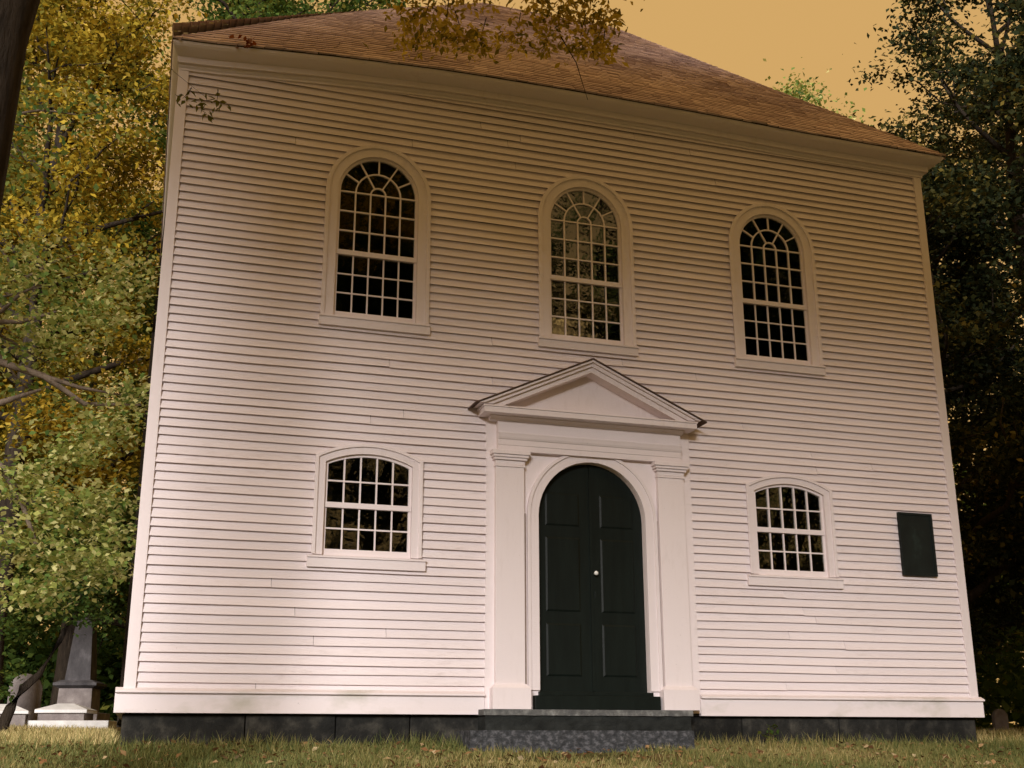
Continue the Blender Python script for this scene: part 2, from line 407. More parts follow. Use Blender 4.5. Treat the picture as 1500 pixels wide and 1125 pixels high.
eave_ring([(.04, 8.106), (.128, 8.106), (.128, 8.190), (.145, 8.196), (.175, 8.204), (.205, 8.214), (.24, 8.226), (.275, 8.246), (.296, 8.272), (.304, 8.306), (.04, 8.306)], 'cornice', 'trim')

# ------------------------------------------------ roof
S, OV, ZE = .92, .325, 8.312
RY, RXL, RXR = 5.3, 5.55, 8.35
ZR = ZE+S*(RY+OV)
XL, XR_, YF, YB = -OV*.42, W+OV, -OV, D+OV
roof = MB(); nE = 24
ex = [XL+(XR_-XL)*t for t in np.linspace(0, 1, nE)]
roof.v = [(x, YF, ZE+eave_dz(x)) for x in ex]+[(XR_, YB, ZE), (XL+.22, YB, ZE-.05), (RXL, RY, ZR), (RXR, RY, ZR)]
i_br, i_bl, i_l, i_r = nE, nE+1, nE+2, nE+3
kL = 12
for i in range(nE-1): roof.f.append((i, i+1, i_r if i >= kL else i_l))
roof.f.append((kL, i_r, i_l)); roof.f += [(nE-1, i_br, i_r), (i_br, i_bl, i_l, i_r), (i_bl, 0, i_l)]
nv = len(roof.v)
roof_o = roof.build('roof', 'interior', church)
def shingles(sides):
    V = []; T = []; rg = np.random.default_rng(5)
    up = .016
    for (A, B, C_, D_) in sides:      # eave left, eave right, ridge right, ridge left
        A, B, C_, D_ = map(np.array, (A, B, C_, D_))
        Ls = np.linalg.norm((D_+C_)/2-(A+B)/2); nr = int(Ls/.135)
        nrm = np.cross(B-A, D_-A); nrm /= np.linalg.norm(nrm)
        front = abs(A[1]-YF) < 1e-6 and abs(B[1]-YF) < 1e-6
        for r in range(nr):
            t0, t1 = r/nr, min(1, (r+1.25)/nr)
            a0, b0 = A+(D_-A)*t0, B+(C_-B)*t0; a1, b1 = A+(D_-A)*t1, B+(C_-B)*t1
            u = np.linalg.norm(b0-a0); x = -rg.uniform(0, .15)
            while x < u:
                w = rg.uniform(.11, .26); s0, s1 = max(0, x)/u, min(u, x+w-.004)/u
                if s1 > s0:
                    p = a0+(b0-a0)*s0; q = a0+(b0-a0)*s1; p1 = a1+(b1-a1)*s0; q1 = a1+(b1-a1)*s1
                    if front:
                        for P_, tt in ((p, t0), (q, t0), (p1, t1), (q1, t1)): P_[2] += eave_dz(P_[0])*(1-tt)
                    j = rg.normal(0, .006); dn = (p-p1)/np.linalg.norm(p-p1)*j
                    h = up*rg.uniform(.8, 1.5)+.004
                    V += [p+dn+nrm*h, q+dn+nrm*h, q1+nrm*.006, p1+nrm*.006, p+dn-nrm*.004, q+dn-nrm*.004, q+dn+nrm*h, p+dn+nrm*h]
                    tt = float(np.clip(rg.normal(.5, .2), 0, 1)); T += [tt, tt*.7]
                x += w
    return np.array(V), len(T), T
e0 = (XL, YF, ZE); e1 = (XR_, YF, ZE); e2 = (XR_, YB, ZE); e3 = (XL+.22, YB, ZE-.05); rl = (RXL, RY, ZR); rr = (RXR, RY, ZR)
V, nq, T = shingles([(e0, e1, rr, rl), (e1, e2, rr, rr), (e2, e3, rl, rr), (e3, e0, rl, rl)])
so = link('shingles', quads_mesh('shingles', V, nq, 'shingle', T), roof_o); tag(so, kind='stuff')
def hip_cap(a, b, first=True):
    a, b = np.array(a, float), np.array(b, float); d = b-a; L = np.linalg.norm(d); n = int(L/.16); V = []; T = []
    dn = d/L; s = np.cross(dn, (0, 0, 1)); s /= np.linalg.norm(s)
    for i in range(n):
        p, q = a+d*i/n, a+d*min(1, (i+1.3)/n)
        hz = np.array((0, 0, .034)); lz = np.array((0, 0, -.03))
        for sg in (1, -1):
            V += [p+hz, q+hz-(0, 0, .012), q+s*sg*.075+lz-(0, 0, .012), p+s*sg*.075+lz]; T.append(rng.uniform(.3, .8))
    return V, T
VV, TT = [], []
for a, b in (((XL+.03, YF+.03, ZE+eave_dz(XL)), rl), ((XR_-.02, YF+.03, ZE), rr), (e2, rr), (e3, rl), (rl, rr)):
    v_, t_ = hip_cap(a, b); VV += v_; TT += t_
o = link('hip_caps', quads_mesh('hip_caps', np.array(VV), len(TT), 'shingle', TT), roof_o); tag(o, kind='stuff')

# ------------------------------------------------ windows
def arc(cx, cz, r, a0, a1, n): return [(cx+r*math.cos(a0+(a1-a0)*i/n), cz+r*math.sin(a0+(a1-a0)*i/n)) for i in range(n+1)]
GY = .018                       # glass plane
GLASS = 'glass'
def pane(pts, win):
    """one pane of old glass, set by hand a hair out of true"""
    b = MB(); cxm = sum(p[0] for p in pts)/len(pts); czm = sum(p[1] for p in pts)/len(pts)
    b.poly([(x-cxm, z-czm) for x, z in pts], -.0015, .0015)
    o = b.build('pane', GLASS, win)
    o.location = (cxm, GY, czm); o.rotation_euler = (R(rng.uniform(-.7, .7)), 0, R(rng.uniform(-.8, .8)))
    return o
def upper_window(x, label):
    c = MB(); n = 20
    chain = lambda hw, zb: [(x+hw, zb)]+arc(x, U_ZS, hw, 0, math.pi, n)+[(x-hw, zb)]
    c.strip(chain(U_HW+.002, U_ZB-.03), chain(.664, U_ZB-.03), -.052, .05)
    win = c.build('window', 'trim', church); win['label'] = label
    b = MB(); b.strip(chain(.640, U_ZB-.03), chain(.690, U_ZB-.03), -.074, -.048); b.build('backband', 'trim', win, bevel=.004)
    b = MB(); b.prism_x([(.0, 4.637), (-.085, 4.637), (-.085, 4.735), (-.105, 4.742), (-.105, 4.765), (.0, 4.790)], x-.706, x+.706); b.build('window_sill', 'trim', win, bevel=.003)
    # upper sash
    up = MB(); lo = MB(); ys = (-.012, .030)
    st, mu = .034, .0092
    up.strip(chain(U_HW-st, U_ZM+.02), chain(U_HW, U_ZM+.02), *ys)
    up.box(x-U_HW+.003, x+U_HW-.003, -.022, .033, U_ZM-.030, U_ZM+.034)
    g = U_HW-st; cw = [-g+2*g*i/5 for i in range(6)]
    r1, r2, r3 = cw[3]-0, cw[4], g
    zu = [U_ZM+.034+(U_ZS-U_ZM-.034)*i/3 for i in range(4)]
    for i in (1, 2, 3, 4): up.box(x+cw[i]-mu, x+cw[i]+mu, -.006, .026, zu[0], U_ZS)
    for z in zu[1:]: up.box(x-g, x+g, -.004, .024, z-mu, z+mu)
    for r in (r1, r2): up.strip(arc(x, U_ZS, r-mu, 0, math.pi, 14), arc(x, U_ZS, r+mu, 0, math.pi, 14), -.005, .025)
    def spoke(a, ra, rb):
        ca, sa = math.cos(a), math.sin(a); px, pz = -sa*mu, ca*mu
        up.poly([(x+ra*ca-px, U_ZS+ra*sa-pz), (x+rb*ca-px, U_ZS+rb*sa-pz), (x+rb*ca+px, U_ZS+rb*sa+pz), (x+ra*ca+px, U_ZS+ra*sa+pz)], -.003, .023)
    for k in range(1, 6): spoke(k*math.pi/6, r2, r3+.004)
    for k in (2, 4): spoke(k*math.pi/6, r1, r2)
    up.build('upper_sash', 'trim', win)
    lo.box(x-U_HW, x-U_HW+st, -.002, .036, U_ZB-.03, U_ZM-.03); lo.box(x+U_HW-st, x+U_HW, -.002, .036, U_ZB-.03, U_ZM-.03)
    lo.box(x-g, x+g, -.004, .038, U_ZB-.03, U_ZB+.045)
    zl = [U_ZB+.045+(U_ZM-.03-U_ZB-.045)*i/3 for i in range(4)]
    for i in (1, 2, 3, 4): lo.box(x+cw[i]-mu, x+cw[i]+mu, .004, .031, zl[0], zl[3])
    for z in zl[1:3]: lo.box(x-g, x+g, .006, .029, z-mu, z+mu)
    lo.build('lower_sash', 'trim', win)
    for zz in (zu, zl):
        for i in range(5):
            for j in range(3): pane([(x+cw[i], zz[j]), (x+cw[i+1], zz[j]), (x+cw[i+1], zz[j+1]), (x+cw[i], zz[j+1])], win)
    for k in range(6):
        a0, a1 = k*math.pi/6, (k+1)*math.pi/6
        pane(arc(x, U_ZS, r3, a0, a1, 4)+arc(x, U_ZS, r2, a1, a0, 4), win)
    for k in range(3):
        a0, a1 = k*math.pi/3, (k+1)*math.pi/3
        pane(arc(x, U_ZS, r2, a0, a1, 6)+arc(x, U_ZS, r1, a1, a0, 6), win)
    pane(arc(x, U_ZS, r1, 0, math.pi, 8), win)
    return win
def lower_window(x, label):
    n = 14
    def chain(hw, zc, zt, zb):
        rise = zt-zc; r = (hw*hw+rise*rise)/(2*rise); a = math.asin(min(1, hw/r))
        return [(x+hw, zb)]+arc(x, zt-r, r, math.pi/2-a, math.pi/2+a, n)+[(x-hw, zb)]
    c = MB(); c.strip(chain(L_HW+.002, L_ZS, L_ZT, L_ZB-.03), chain(.640, 2.98, 3.140, L_ZB-.03), -.052, .05)
    win = c.build('window', 'trim', church); win['label'] = label
    b = MB(); b.strip(chain(.617, 2.966, 3.122, L_ZB-.03), chain(.660, 2.99, 3.158, L_ZB-.03), -.074, -.048); b.build('backband', 'trim', win, bevel=.004)
    b = MB(); b.prism_x([(.0, 1.647), (-.085, 1.647), (-.085, 1.752), (-.105, 1.758), (-.105, 1.78), (.0, 1.803)], x-.708, x+.708); b.build('window_sill', 'trim', win, bevel=.003)
    st, mu = .034, .0092; g = L_HW-st; cw = [-g+2*g*i/5 for i in range(6)]
    up = MB(); up.strip(chain(g, L_ZS-.02, L_ZT-st, L_ZM+.02), chain(L_HW, L_ZS, L_ZT, L_ZM+.02), -.012, .030)
    up.box(x-L_HW+.003, x+L_HW-.003, -.022, .033, L_ZM-.030, L_ZM+.034)
    rise = L_ZT-st-(L_ZS-.02); r = (g*g+rise*rise)/(2*rise); zc = L_ZT-st-r
    top = lambda xx: zc+math.sqrt(r*r-xx*xx)
    zu = [L_ZM+.034, L_ZM+.034+.262]
    for i in (1, 2, 3, 4): up.box(x+cw[i]-mu, x+cw[i]+mu, -.006, .026, zu[0], top(cw[i])+.008)
    up.box(x-g, x+g, -.004, .024, zu[1]-mu, zu[1]+mu); up.build('upper_sash', 'trim', win)
    lo = MB(); lo.box(x-L_HW, x-L_HW+st, -.002, .036, L_ZB-.03, L_ZM-.03); lo.box(x+L_HW-st, x+L_HW, -.002, .036, L_ZB-.03, L_ZM-.03)
    lo.box(x-g, x+g, -.004, .038, L_ZB-.03, L_ZB+.045)
    zl = [L_ZB+.045+(L_ZM-.03-L_ZB-.045)*i/2 for i in range(3)]
    for i in (1, 2, 3, 4): lo.box(x+cw[i]-mu, x+cw[i]+mu, .004, .031, zl[0], zl[2])
    lo.box(x-g, x+g, .006, .029, zl[1]-mu, zl[1]+mu); lo.build('lower_sash', 'trim', win)
    for i in range(5):
        a, b_ = cw[i], cw[i+1]
        for zz in ((zl[0], zl[1]), (zl[1], zl[2]), (zu[0], zu[1])):
            pane([(x+a, zz[0]), (x+b_, zz[0]), (x+b_, zz[1]), (x+a, zz[1])], win)
        pane([(x+a, zu[1]), (x+b_, zu[1])]+[(x+b_+(a-b_)*k/4, top(b_+(a-b_)*k/4)+.004) for k in range(5)], win)
    return win
for x, l in zip(UX, ('tall arched upper window on the left, dark panes', 'tall arched upper window above the door, its panes mirroring sky and branches', 'tall arched upper window on the right')):
    GLASS = 'bright_glass' if abs(x-CX) < .1 else 'glass'
    upper_window(x, l)
GLASS = 'glass'
for x, l in zip(LX, ('low segment-arched lower window left of the door', 'low segment-arched lower window between door and plaque')): lower_window(x, l)

# ------------------------------------------------ doorway
DZ, DHW, DB = 2.403, .7254, .285
SX0, SX1, SZT = CX-1.415, CX+1.405, 3.62
n = 24
# backboard: a board pierced by the arched opening
outer = []
inner = [(CX+DHW, .03)]+arc(CX, DZ, DHW, 0, math.pi, n)+[(CX-DHW, .03)]
for (ix, iz) in inner:
    if iz <= .03+1e-6: outer.append((SX1 if ix > CX else SX0, .03)); continue
    a = math.atan2(iz-DZ, ix-CX); ca, sa = math.cos(a), math.sin(a)
    t = min((SX1-CX)/abs(ca) if abs(ca) > 1e-6 else 9e9, (SZT-DZ)/sa if sa > 1e-6 else 9e9); outer.append((CX+ca*t, DZ+sa*t))
# put exact corners in
def fix(ch, corner):
    k = min(range(1, len(ch)-1), key=lambda i: (ch[i][0]-corner[0])**2+(ch[i][1]-corner[1])**2); ch[k] = corner
fix(outer, (SX1, SZT)); fix(outer, (SX0, SZT))
b = MB(); b.strip(inner, outer, -.050, .11); sur = b.build('door_surround', 'trim', church)
# arch trim in two steps with an outer bead
ch = lambda r: [(CX+r, DB)]+arc(CX, DZ, r, 0, math.pi, n)+[(CX-r, DB)]
b = MB(); b.strip(ch(DHW+.001), ch(.845), -.078, -.048); b.strip(ch(.838), ch(.880), -.098, -.046); b.build('arch_trim', 'trim', sur, bevel=.004)
# pilasters with base, shaft, capital
for sx in (-1, 1):
    x0 = CX+sx*1.115-.185 if sx < 0 else CX+1.085-.185; x1 = x0+.37
    p = MB(); p.box(x0, x1, -.125, -.048, .33, 3.0); pil = p.build('pilaster', 'trim', sur, bevel=.005)
    q = MB(); q.box(x0-.055, x1+.055, -.185, -.046, .062, .305); q.frustum((x0+x1)/2, -.115, .305, .352, .235, .068, .195, .028); q.build('pilaster_base', 'trim', pil, bevel=.004)
    q = MB()
    for (e, y, za, zb_) in ((.012, -.140, 2.985, 3.010), (.006, -.133, 3.012, 3.065), (.028, -.160, 3.068, 3.098), (.045, -.178, 3.101, 3.132), (.062, -.196, 3.135, 3.188)): q.box(x0-e, x1+e, y, -.045, za, zb_)
    q.build('capital', 'trim', pil, bevel=.003)
# narrow bead running up between pilaster and arch trim
for sx in (-1, 1):
    q = MB(); q.box(CX+sx*.905-.012, CX+sx*.905+.012, -.066, -.047, .33, 2.42); q.build('bead', 'caulk_line', sur)
# entablature: architrave fasciae, moulding, frieze, then the pediment
q = MB(); q.prism_x([(-.046, 3.192), (-.128, 3.192), (-.128, 3.262), (-.136, 3.266), (-.136, 3.335), (-.146, 3.340), (-.158, 3.365), (-.165, 3.395), (-.170, 3.412), (-.135, 3.425), (-.128, 3.44), (-.128, 3.572), (-.046, 3.572)], CX-1.275, CX+1.245)
q.build('entablature', 'trim', sur, bevel=.002)
PX = CX-.06
ped = MB(); ped.prism_x([(-.046, 3.574), (-.150, 3.574), (-.165, 3.590), (-.195, 3.606), (-.215, 3.612), (-.215, 3.620), (-.045, 3.620)], PX-1.33, PX+1.33)
pedo = ped.build('pediment', 'trim', sur)
q = MB(); q.box(PX-1.455, PX+1.455, -.335, -.045, 3.622, 3.692); q.prism_x([(-.045, 3.693), (-.347, 3.693), (-.347, 3.713), (-.05, 3.730)], PX-1.465, PX+1.465); q.build('pediment_cornice', 'trim', pedo, bevel=.003)
q = MB(); q.poly([(PX-1.36, 3.722), (PX+1.36, 3.722), (PX, 4.352)], -.075, -.044); q.build('tympanum', 'trim', pedo)
tipx, tipz, apz = 1.55, 3.718, 4.428
for sx in (-1, 1):
    q = MB()
    for (lo_, hi_, y) in ((-.150, -.080, -.275), (-.079, -.030, -.310), (-.029, .0, -.347)):
        # each band of the raking cornice, parallel to the slope
        dz0, dz1 = lo_, hi_
        sl = (apz-tipz)/tipx
        def tip(dz): 
            xx = tipx+.0; return (PX+sx*xx, tipz+dz)
        zt = lambda dz: [(PX+sx*max(0, (apz+dz-max(tipz+dz, 3.734))/sl), max(tipz+dz, 3.734)), (PX, apz+dz)]
        (xa, za), (xb, zb2) = zt(dz0), zt(dz1)[0:1][0] if 0 else zt(dz1)[0]
        pts = [zt(dz0)[0], zt(dz1)[0], (PX, apz+dz1), (PX, apz+dz0)]
        if sx > 0: q.poly(pts, y, -.043)
        else: q.poly(pts[::-1], y, -.043)
    q.build('raking_cornice', 'trim', pedo)
    q = MB()   # dark lead capping on the slope
    pts = [(PX+sx*(tipx+.04), tipz-.012), (PX+sx*(tipx+.04), tipz+.004), (PX, apz+.022), (PX, apz+.003)]
    q.poly(pts if sx > 0 else pts[::-1], -.365, -.042); q.build('pediment_capping', 'capping', pedo)
# door leaves
for sx in (-1, 1):
    g0 = .004
    arcp = arc(CX, DZ, DHW+.01, 0, math.pi/2-.002, 14) if sx > 0 else arc(CX, DZ, DHW+.01, math.pi/2+.002, math.pi, 14)
    if sx > 0: pts = [(CX+g0, DB-.01), (CX+DHW+.01, DB-.01)]+arcp+[(CX+g0, DZ+DHW+.01)]
    else: pts = [(CX-DHW-.01, DB-.01), (CX-g0, DB-.01), (CX-g0, DZ+DHW+.01)]+arcp
    b = MB(); b.poly(pts, .045, .10); leaf = b.build('door_leaf', 'door_paint', church)
    xa, xb = (CX+.14, CX+.60) if sx > 0 else (CX-.60, CX-.14)
    for za, zb_ in ((.46, 1.095), (1.24, 2.165), (2.31, 2.73)):
        q = MB(); e = .022
        q.add([(xa, .0445, za), (xb, .0445, za), (xb, .0445, zb_), (xa, .0445, zb_), (xa+e, .033, za+e), (xb-e, .033, za+e), (xb-e, .033, zb_-e), (xa+e, .033, zb_-e)],
              [(4, 5, 6, 7), (0, 1, 5, 4), (1, 2, 6, 5), (2, 3, 7, 6), (3, 0, 4, 7)]); q.build('door_panel', 'door_paint', leaf)
    if sx > 0:
        k = MB()
        k.tube([(CX+.055, .045, 1.725), (CX+.055, .015, 1.725), (CX+.055, .008, 1.725), (CX+.055, -.012, 1.725), (CX+.055, -.028, 1.725), (CX+.055, -.034, 1.725)], [.010, .010, .022, .029, .022, .006], 12)
        k.build('door_knob', 'porcelain', leaf, True)
        k = MB(); k.box(CX+.045, CX+.065, .038, .0445, 1.42, 1.50); k.build('keyhole_plate', 'bronze', leaf)
b = MB(); b.box(CX-.006, CX+.030, .030, .0445, DB, 2.98); b.build('astragal', 'door_paint', church)
b = MB(); b.box(CX-.815, CX+.815, -.15, .10, .064, .225); b.box(CX-.745, CX+.745, -.10, .10, .225, .272); b.build('door_sill', 'door_paint', church, bevel=.006)

# ------------------------------------------------ granite steps
steps = empty('entrance_steps', (5.2, -.3, -.4), 'two rough granite steps below the dark green door', 'steps', world=True)
def rough_block(x0, x1, y0, y1, z0, z1, nx_, nz, seed, amp):
    b = MB(); rg = random.Random(seed); ny = 3
    idx = {}
    P = []
    def vid(i, j, k):
        if (i, j, k) not in idx:
            idx[(i, j, k)] = len(P)
            e = amp*(1 if k < nz else .5)
            P.append((x0+(x1-x0)*i/nx_+rg.uniform(-e, e), y0+(y1-y0)*j/ny+rg.uniform(-e, e), z0+(z1-z0)*k/nz+rg.uniform(-e, e)*.5))
        return idx[(i, j, k)]
    F = []
    for i in range(nx_):
        for k in range(nz): F.append((vid(i, 0, k), vid(i+1, 0, k), vid(i+1, 0, k+1), vid(i, 0, k+1)))
        for j in range(ny): F.append((vid(i, j, nz), vid(i+1, j, nz), vid(i+1, j+1, nz), vid(i, j+1, nz)))
    for j in range(ny):
        for k in range(nz):
            F.append((vid(0, j+1, k), vid(0, j, k), vid(0, j, k+1), vid(0, j+1, k+1))); F.append((vid(nx_, j, k), vid(nx_, j+1, k), vid(nx_, j+1, k+1), vid(nx_, j, k+1)))
    b.add(P, F); return b
rough_block(3.965, 6.63, -.30, .03, -.010, .058, 30, 2, 1, .004).build('tread_slab', 'granite', steps)
rough_block(3.985, 6.615, -.275, .03, -.24, -.012, 24, 4, 2, .008).build('riser_stone', 'riser_stone', steps)
rough_block(3.705, 6.47, -.62, -.02, -.62, -.183, 34, 6, 3, .011).build('lower_step', 'step_granite', steps)

# ------------------------------------------------ plaque
pq = empty('wall_plaque', (10.29, -.05, 1.87), 'tall dark bronze tablet on the white boards near the right corner', 'plaque', world=True)
b = MB(); b.box(10.005, 10.555, -.085, -.054, 1.868, 2.742); b.build('plate', 'bronze', pq, bevel=.004)
b = MB()
for q in ((10.005, 10.04, 1.868, 2.742), (10.52, 10.555, 1.868, 2.742)): b.box(q[0], q[1], -.097, -.084, q[2], q[3])
b.box(10.041, 10.519, -.097, -.084, 1.868, 1.903); b.box(10.041, 10.519, -.097, -.084, 2.707, 2.742); b.build('raised_border', 'bronze', pq, bevel=.003)

# ---------------------------------------------------------------- trees
def leaf_quads(P, size, rg, droop=.35, aspect=.62, up=.5):
    """a folded kite at every point of P"""
    n = len(P); nrm = rg.normal(size=(n, 3)); nrm[:, 2] = np.abs(nrm[:, 2])+up; nrm /= np.linalg.norm(nrm, axis=1)[:, None]
    d = rg.normal(size=(n, 3)); d[:, 2] -= droop; d -= nrm*(d*nrm).sum(1)[:, None]; d /= np.linalg.norm(d, axis=1)[:, None]+1e-9
    s = np.cross(nrm, d); L = size*rg.uniform(.6, 1.35, n)[:, None]; w = L*aspect*.5
    fold = nrm*(L*.12)
    V = np.empty((n, 4, 3)); V[:, 0] = P; V[:, 1] = P+d*L*.48+s*w+fold; V[:, 2] = P+d*L; V[:, 3] = P+d*L*.48-s*w+fold
    return V.reshape(-1, 3)
def limb_path(p, d, L, rg, n=6, wob=.16, sag=0.0):
    pts = [np.array(p, float)]; d = np.array(d, float); d /= np.linalg.norm(d)
    for i in range(n):
        d = d+rg.normal(0, wob, 3)+np.array((0, 0, sag)); d /= np.linalg.norm(d); pts.append(pts[-1]+d*L/n)
    return pts
def grow(seed, h, base, rad, tr, limbs=14, leaves=16000, size=.14, lean=(0, 0), clump=.5, shape='round', twigs=4, subs=5):
    """returns trunk mesh builder and leaf points (clumped along the twigs), in local coordinates"""
    rg = np.random.default_rng(seed); tb = MB(); n = 9
    tp = [np.array((lean[0]*(i/n)**1.2+rg.normal(0, .012*h*.25)*(i > 0), lean[1]*(i/n)**1.2+rg.normal(0, .012*h*.25)*(i > 0), h*.93*i/n)) for i in range(n+1)]
    tr_ = [tr*(1.35 if i == 0 else 1)*(1-.86*(i/n)**1.1) for i in range(n+1)]
    tp[0][2] = -.4; tb.tube(tp, tr_, 10)
    tips = []
    for i in range(limbs):
        f = base/h+(1-base/h)*((i+.5)/limbs)**1.0*.97; z = f*h
        u = (f*h-base)/(h-base)
        prof = math.sin(math.pi*min(1, .22+.78*u))**.6 if shape == 'round' else (1.05-u)
        k = min(n-1, int(f/.93*n)); q = min(1, f/.93*n-k); p = tp[k]+(tp[min(n, k+1)]-tp[k])*q
        az = i*2.399+rg.uniform(-.4, .4); el = .15+.75*u if shape == 'round' else -.1+.25*u
        d = (math.cos(az)*math.cos(el), math.sin(az)*math.cos(el), math.sin(el)); L = rad*prof*rg.uniform(.75, 1.15)
        lp = limb_path(p, d, L, rg, 6, .15, .02); r0 = max(.03, tr*.42*(1-.6*u)); tb.tube(lp, [r0*(1-.85*j/6) for j in range(7)], 6)
        tips.append((lp[-1], 1.0))
        for s in range(subs):
            t = rg.uniform(.28, 1.0); k2 = min(5, int(t*6)); p2 = lp[k2]+(lp[k2+1]-lp[k2])*(t*6-k2)
            d2 = (lp[k2+1]-lp[k2])/np.linalg.norm(lp[k2+1]-lp[k2])+rg.normal(0, .75, 3); L2 = L*rg.uniform(.22, .45)+.3
            sp_ = limb_path(p2, d2, L2, rg, 4, .22, -.02); tb.tube(sp_, [r0*.4*(1-.8*j/4) for j in range(5)], 4)
            for w in range(twigs):
                t = rg.uniform(.2, 1); k3 = min(3, int(t*4)); p3 = sp_[k3]+(sp_[k3+1]-sp_[k3])*(t*4-k3)
                tips.append((p3+rg.normal(0, clump*.5, 3), rg.uniform(.5, 1.3)))
    C = np.array([t[0] for t in tips]); wgt = np.array([t[1] for t in tips]); wgt /= wgt.sum()
    idx = rg.choice(len(C), leaves, p=wgt); off = rg.normal(0, 1, (leaves, 3)); off[:, 2] *= .55
    P = C[idx]+off*clump*rg.uniform(.5, 1.1, (len(C), 1))[idx]
    tint_c = rg.normal(0, .16, len(C)); tint = np.clip(rg.normal(.45, .2, leaves)+tint_c[idx], 0, 1)
    return tb, P, tint, rg
cache = {}
def tree(name, label, x, y, seed, h, base, rad, tr, mat, bark='bark', rotz=0, scale=1, group=None, extra=None, **kw):
    root = empty(name, (x, y, ground_z(x, y)), label, 'tree', group); root.rotation_euler.z = rotz; root.scale = (scale,)*3
    key = (seed, h, mat, bark)
    if key not in cache:
        tb, P, tint, rg = grow(seed, h, base, rad, tr, **kw)
        V = leaf_quads(P, kw.get('size', .14), rg)
        if extra: V, tint = extra(tb, V, tint, rg)
        cache[key] = (tb.mesh('trunk', bark, True), quads_mesh('crown', V, len(tint), mat, tint))
    a, b = cache[key]; link('trunk', a, root); c = link('crown', b, root); tag(c, kind='stuff')
    return root

# the big tree whose trunk stands at the left edge and whose bough hangs over the roof
def spray(tb, start, pts, rg, n, size, spread, tips, up=.35):
    tb.tube(pts, [start*(1-.8*i/(len(pts)-1)) for i in range(len(pts))], 6)
    P = []
    for c, k, s in tips:
        c = np.array(c)
        # a hanging twig with leaves along it
        q = c+np.array((rg.normal(0, .15), rg.normal(0, .15), up)); tb.tube([q, (q+c)/2+rg.normal(0, .02, 3), c], [.006, .004, .002], 4)
        P.append(c+rg.normal(0, 1, (k, 3))*np.array((s, s, s*.55)))
    P = np.concatenate(P); return P
FT = (-1.80, -5.0); FTZ = ground_z(*FT)
def fore_extra(tb, V, tint, rg):
    o = np.array((FT[0], FT[1], FTZ))
    w = lambda *p: np.array(p)-o
    pts = [w(-1.5, -5, 6.6), w(-.4, -4.4, 7.6), w(1.0, -3.7, 8.3), w(2.4, -3.2, 8.55), w(3.8, -3.0, 8.6), w(5.0, -2.9, 8.45)]
    rnd = np.random.default_rng(11)
    tips = []
    def cl(x, z, k, s): tips.append((w(x, -3+rnd.normal(0, .22), z), k, s))
    for x, z, k, s in [(2.15, 7.62, 55, .11), (2.38, 7.42, 60, .12), (2.45, 7.12, 55, .12), (2.62, 7.02, 45, .10), (2.86, 7.02, 50, .11), (3.02, 6.90, 50, .11), (2.72, 7.42, 50, .14), (2.75, 7.72, 55, .15), (3.1, 7.75, 40, .13),
                        (3.42, 7.62, 60, .13), (3.58, 7.40, 55, .12), (3.78, 7.62, 65, .14), (3.92, 7.30, 60, .11), (4.05, 7.55, 55, .13), (4.20, 7.78, 55, .13),
                        (4.42, 7.62, 55, .12), (4.52, 7.38, 50, .11), (4.50, 7.16, 40, .09), (4.22, 7.20, 28, .09), (4.62, 7.75, 45, .11), (4.78, 7.98, 24, .1),
                        (2.0, 8.05, 70, .2), (2.6, 8.05, 80, .22), (3.3, 8.1, 80, .22), (4.0, 8.15, 80, .2), (4.6, 8.15, 60, .2), (1.2, 7.35, 22, .10), (1.5, 7.5, 30, .12)]: cl(x, z, k, s)
    P = spray(tb, .10, pts, rg, 0, .1, .1, [(c, int(k*2.3), s_*1.08) for c, k, s_ in tips])
    p2 = [w(-1.6, -4.8, 6.2), w(-1.0, -3.6, 6.75), w(-.5, -2.8, 6.75), w(-.1, -2.2, 6.55), w(.25, -2.0, 6.42)]
    tips = [(w(.02, -2.05, 6.33), 12, .06), (w(.22, -2, 6.36), 14, .07), (w(.38, -2, 6.38), 12, .05), (w(.28, -2.0, 6.22), 8, .04)]
    P2 = spray(tb, .007, p2, rg, 0, .1, .1, tips, .03)
    tb.tube([w(4.02, -3, 7.3), w(4.2, -3, 7.0), w(4.33, -3, 6.55)], [.009, .006, .003], 4)
    V2 = leaf_quads(P, .088, rg, .9, .5, .2); V3 = leaf_quads(P2, .085, rg, .9, .42, .2)
    t2 = np.clip(rg.normal(.66, .26, len(P)), 0, 1); t3 = np.clip(rg.normal(.02, .03, len(P2)), 0, 1)
    return np.concatenate([V, V2, V3]), np.concatenate([tint, t2, t3])
tree('shade_tree', 'big dark trunk at the left edge, its leafy bough hanging over the roof', FT[0], FT[1], 3, 19, 13.2, 6.0, .36, 'leaf_gold', extra=fore_extra, lean=(1.6, 0), limbs=12, leaves=9000, size=.2, clump=.6)
# one red leaf cluster caught on the eave
b = np.random.default_rng(2)
rl_o = link('fallen_leaves', quads_mesh('fallen_leaves', leaf_quads(np.array((.78, -.34, 8.20))+b.normal(0, 1, (16, 3))*np.array((.07, .02, .06)), .1, b, .6, .6), 16, 'leaf_red', b.uniform(0, 1, 16)))
tag(rl_o, 'small cluster of russet leaves caught on the left end of the eave', 'leaves')

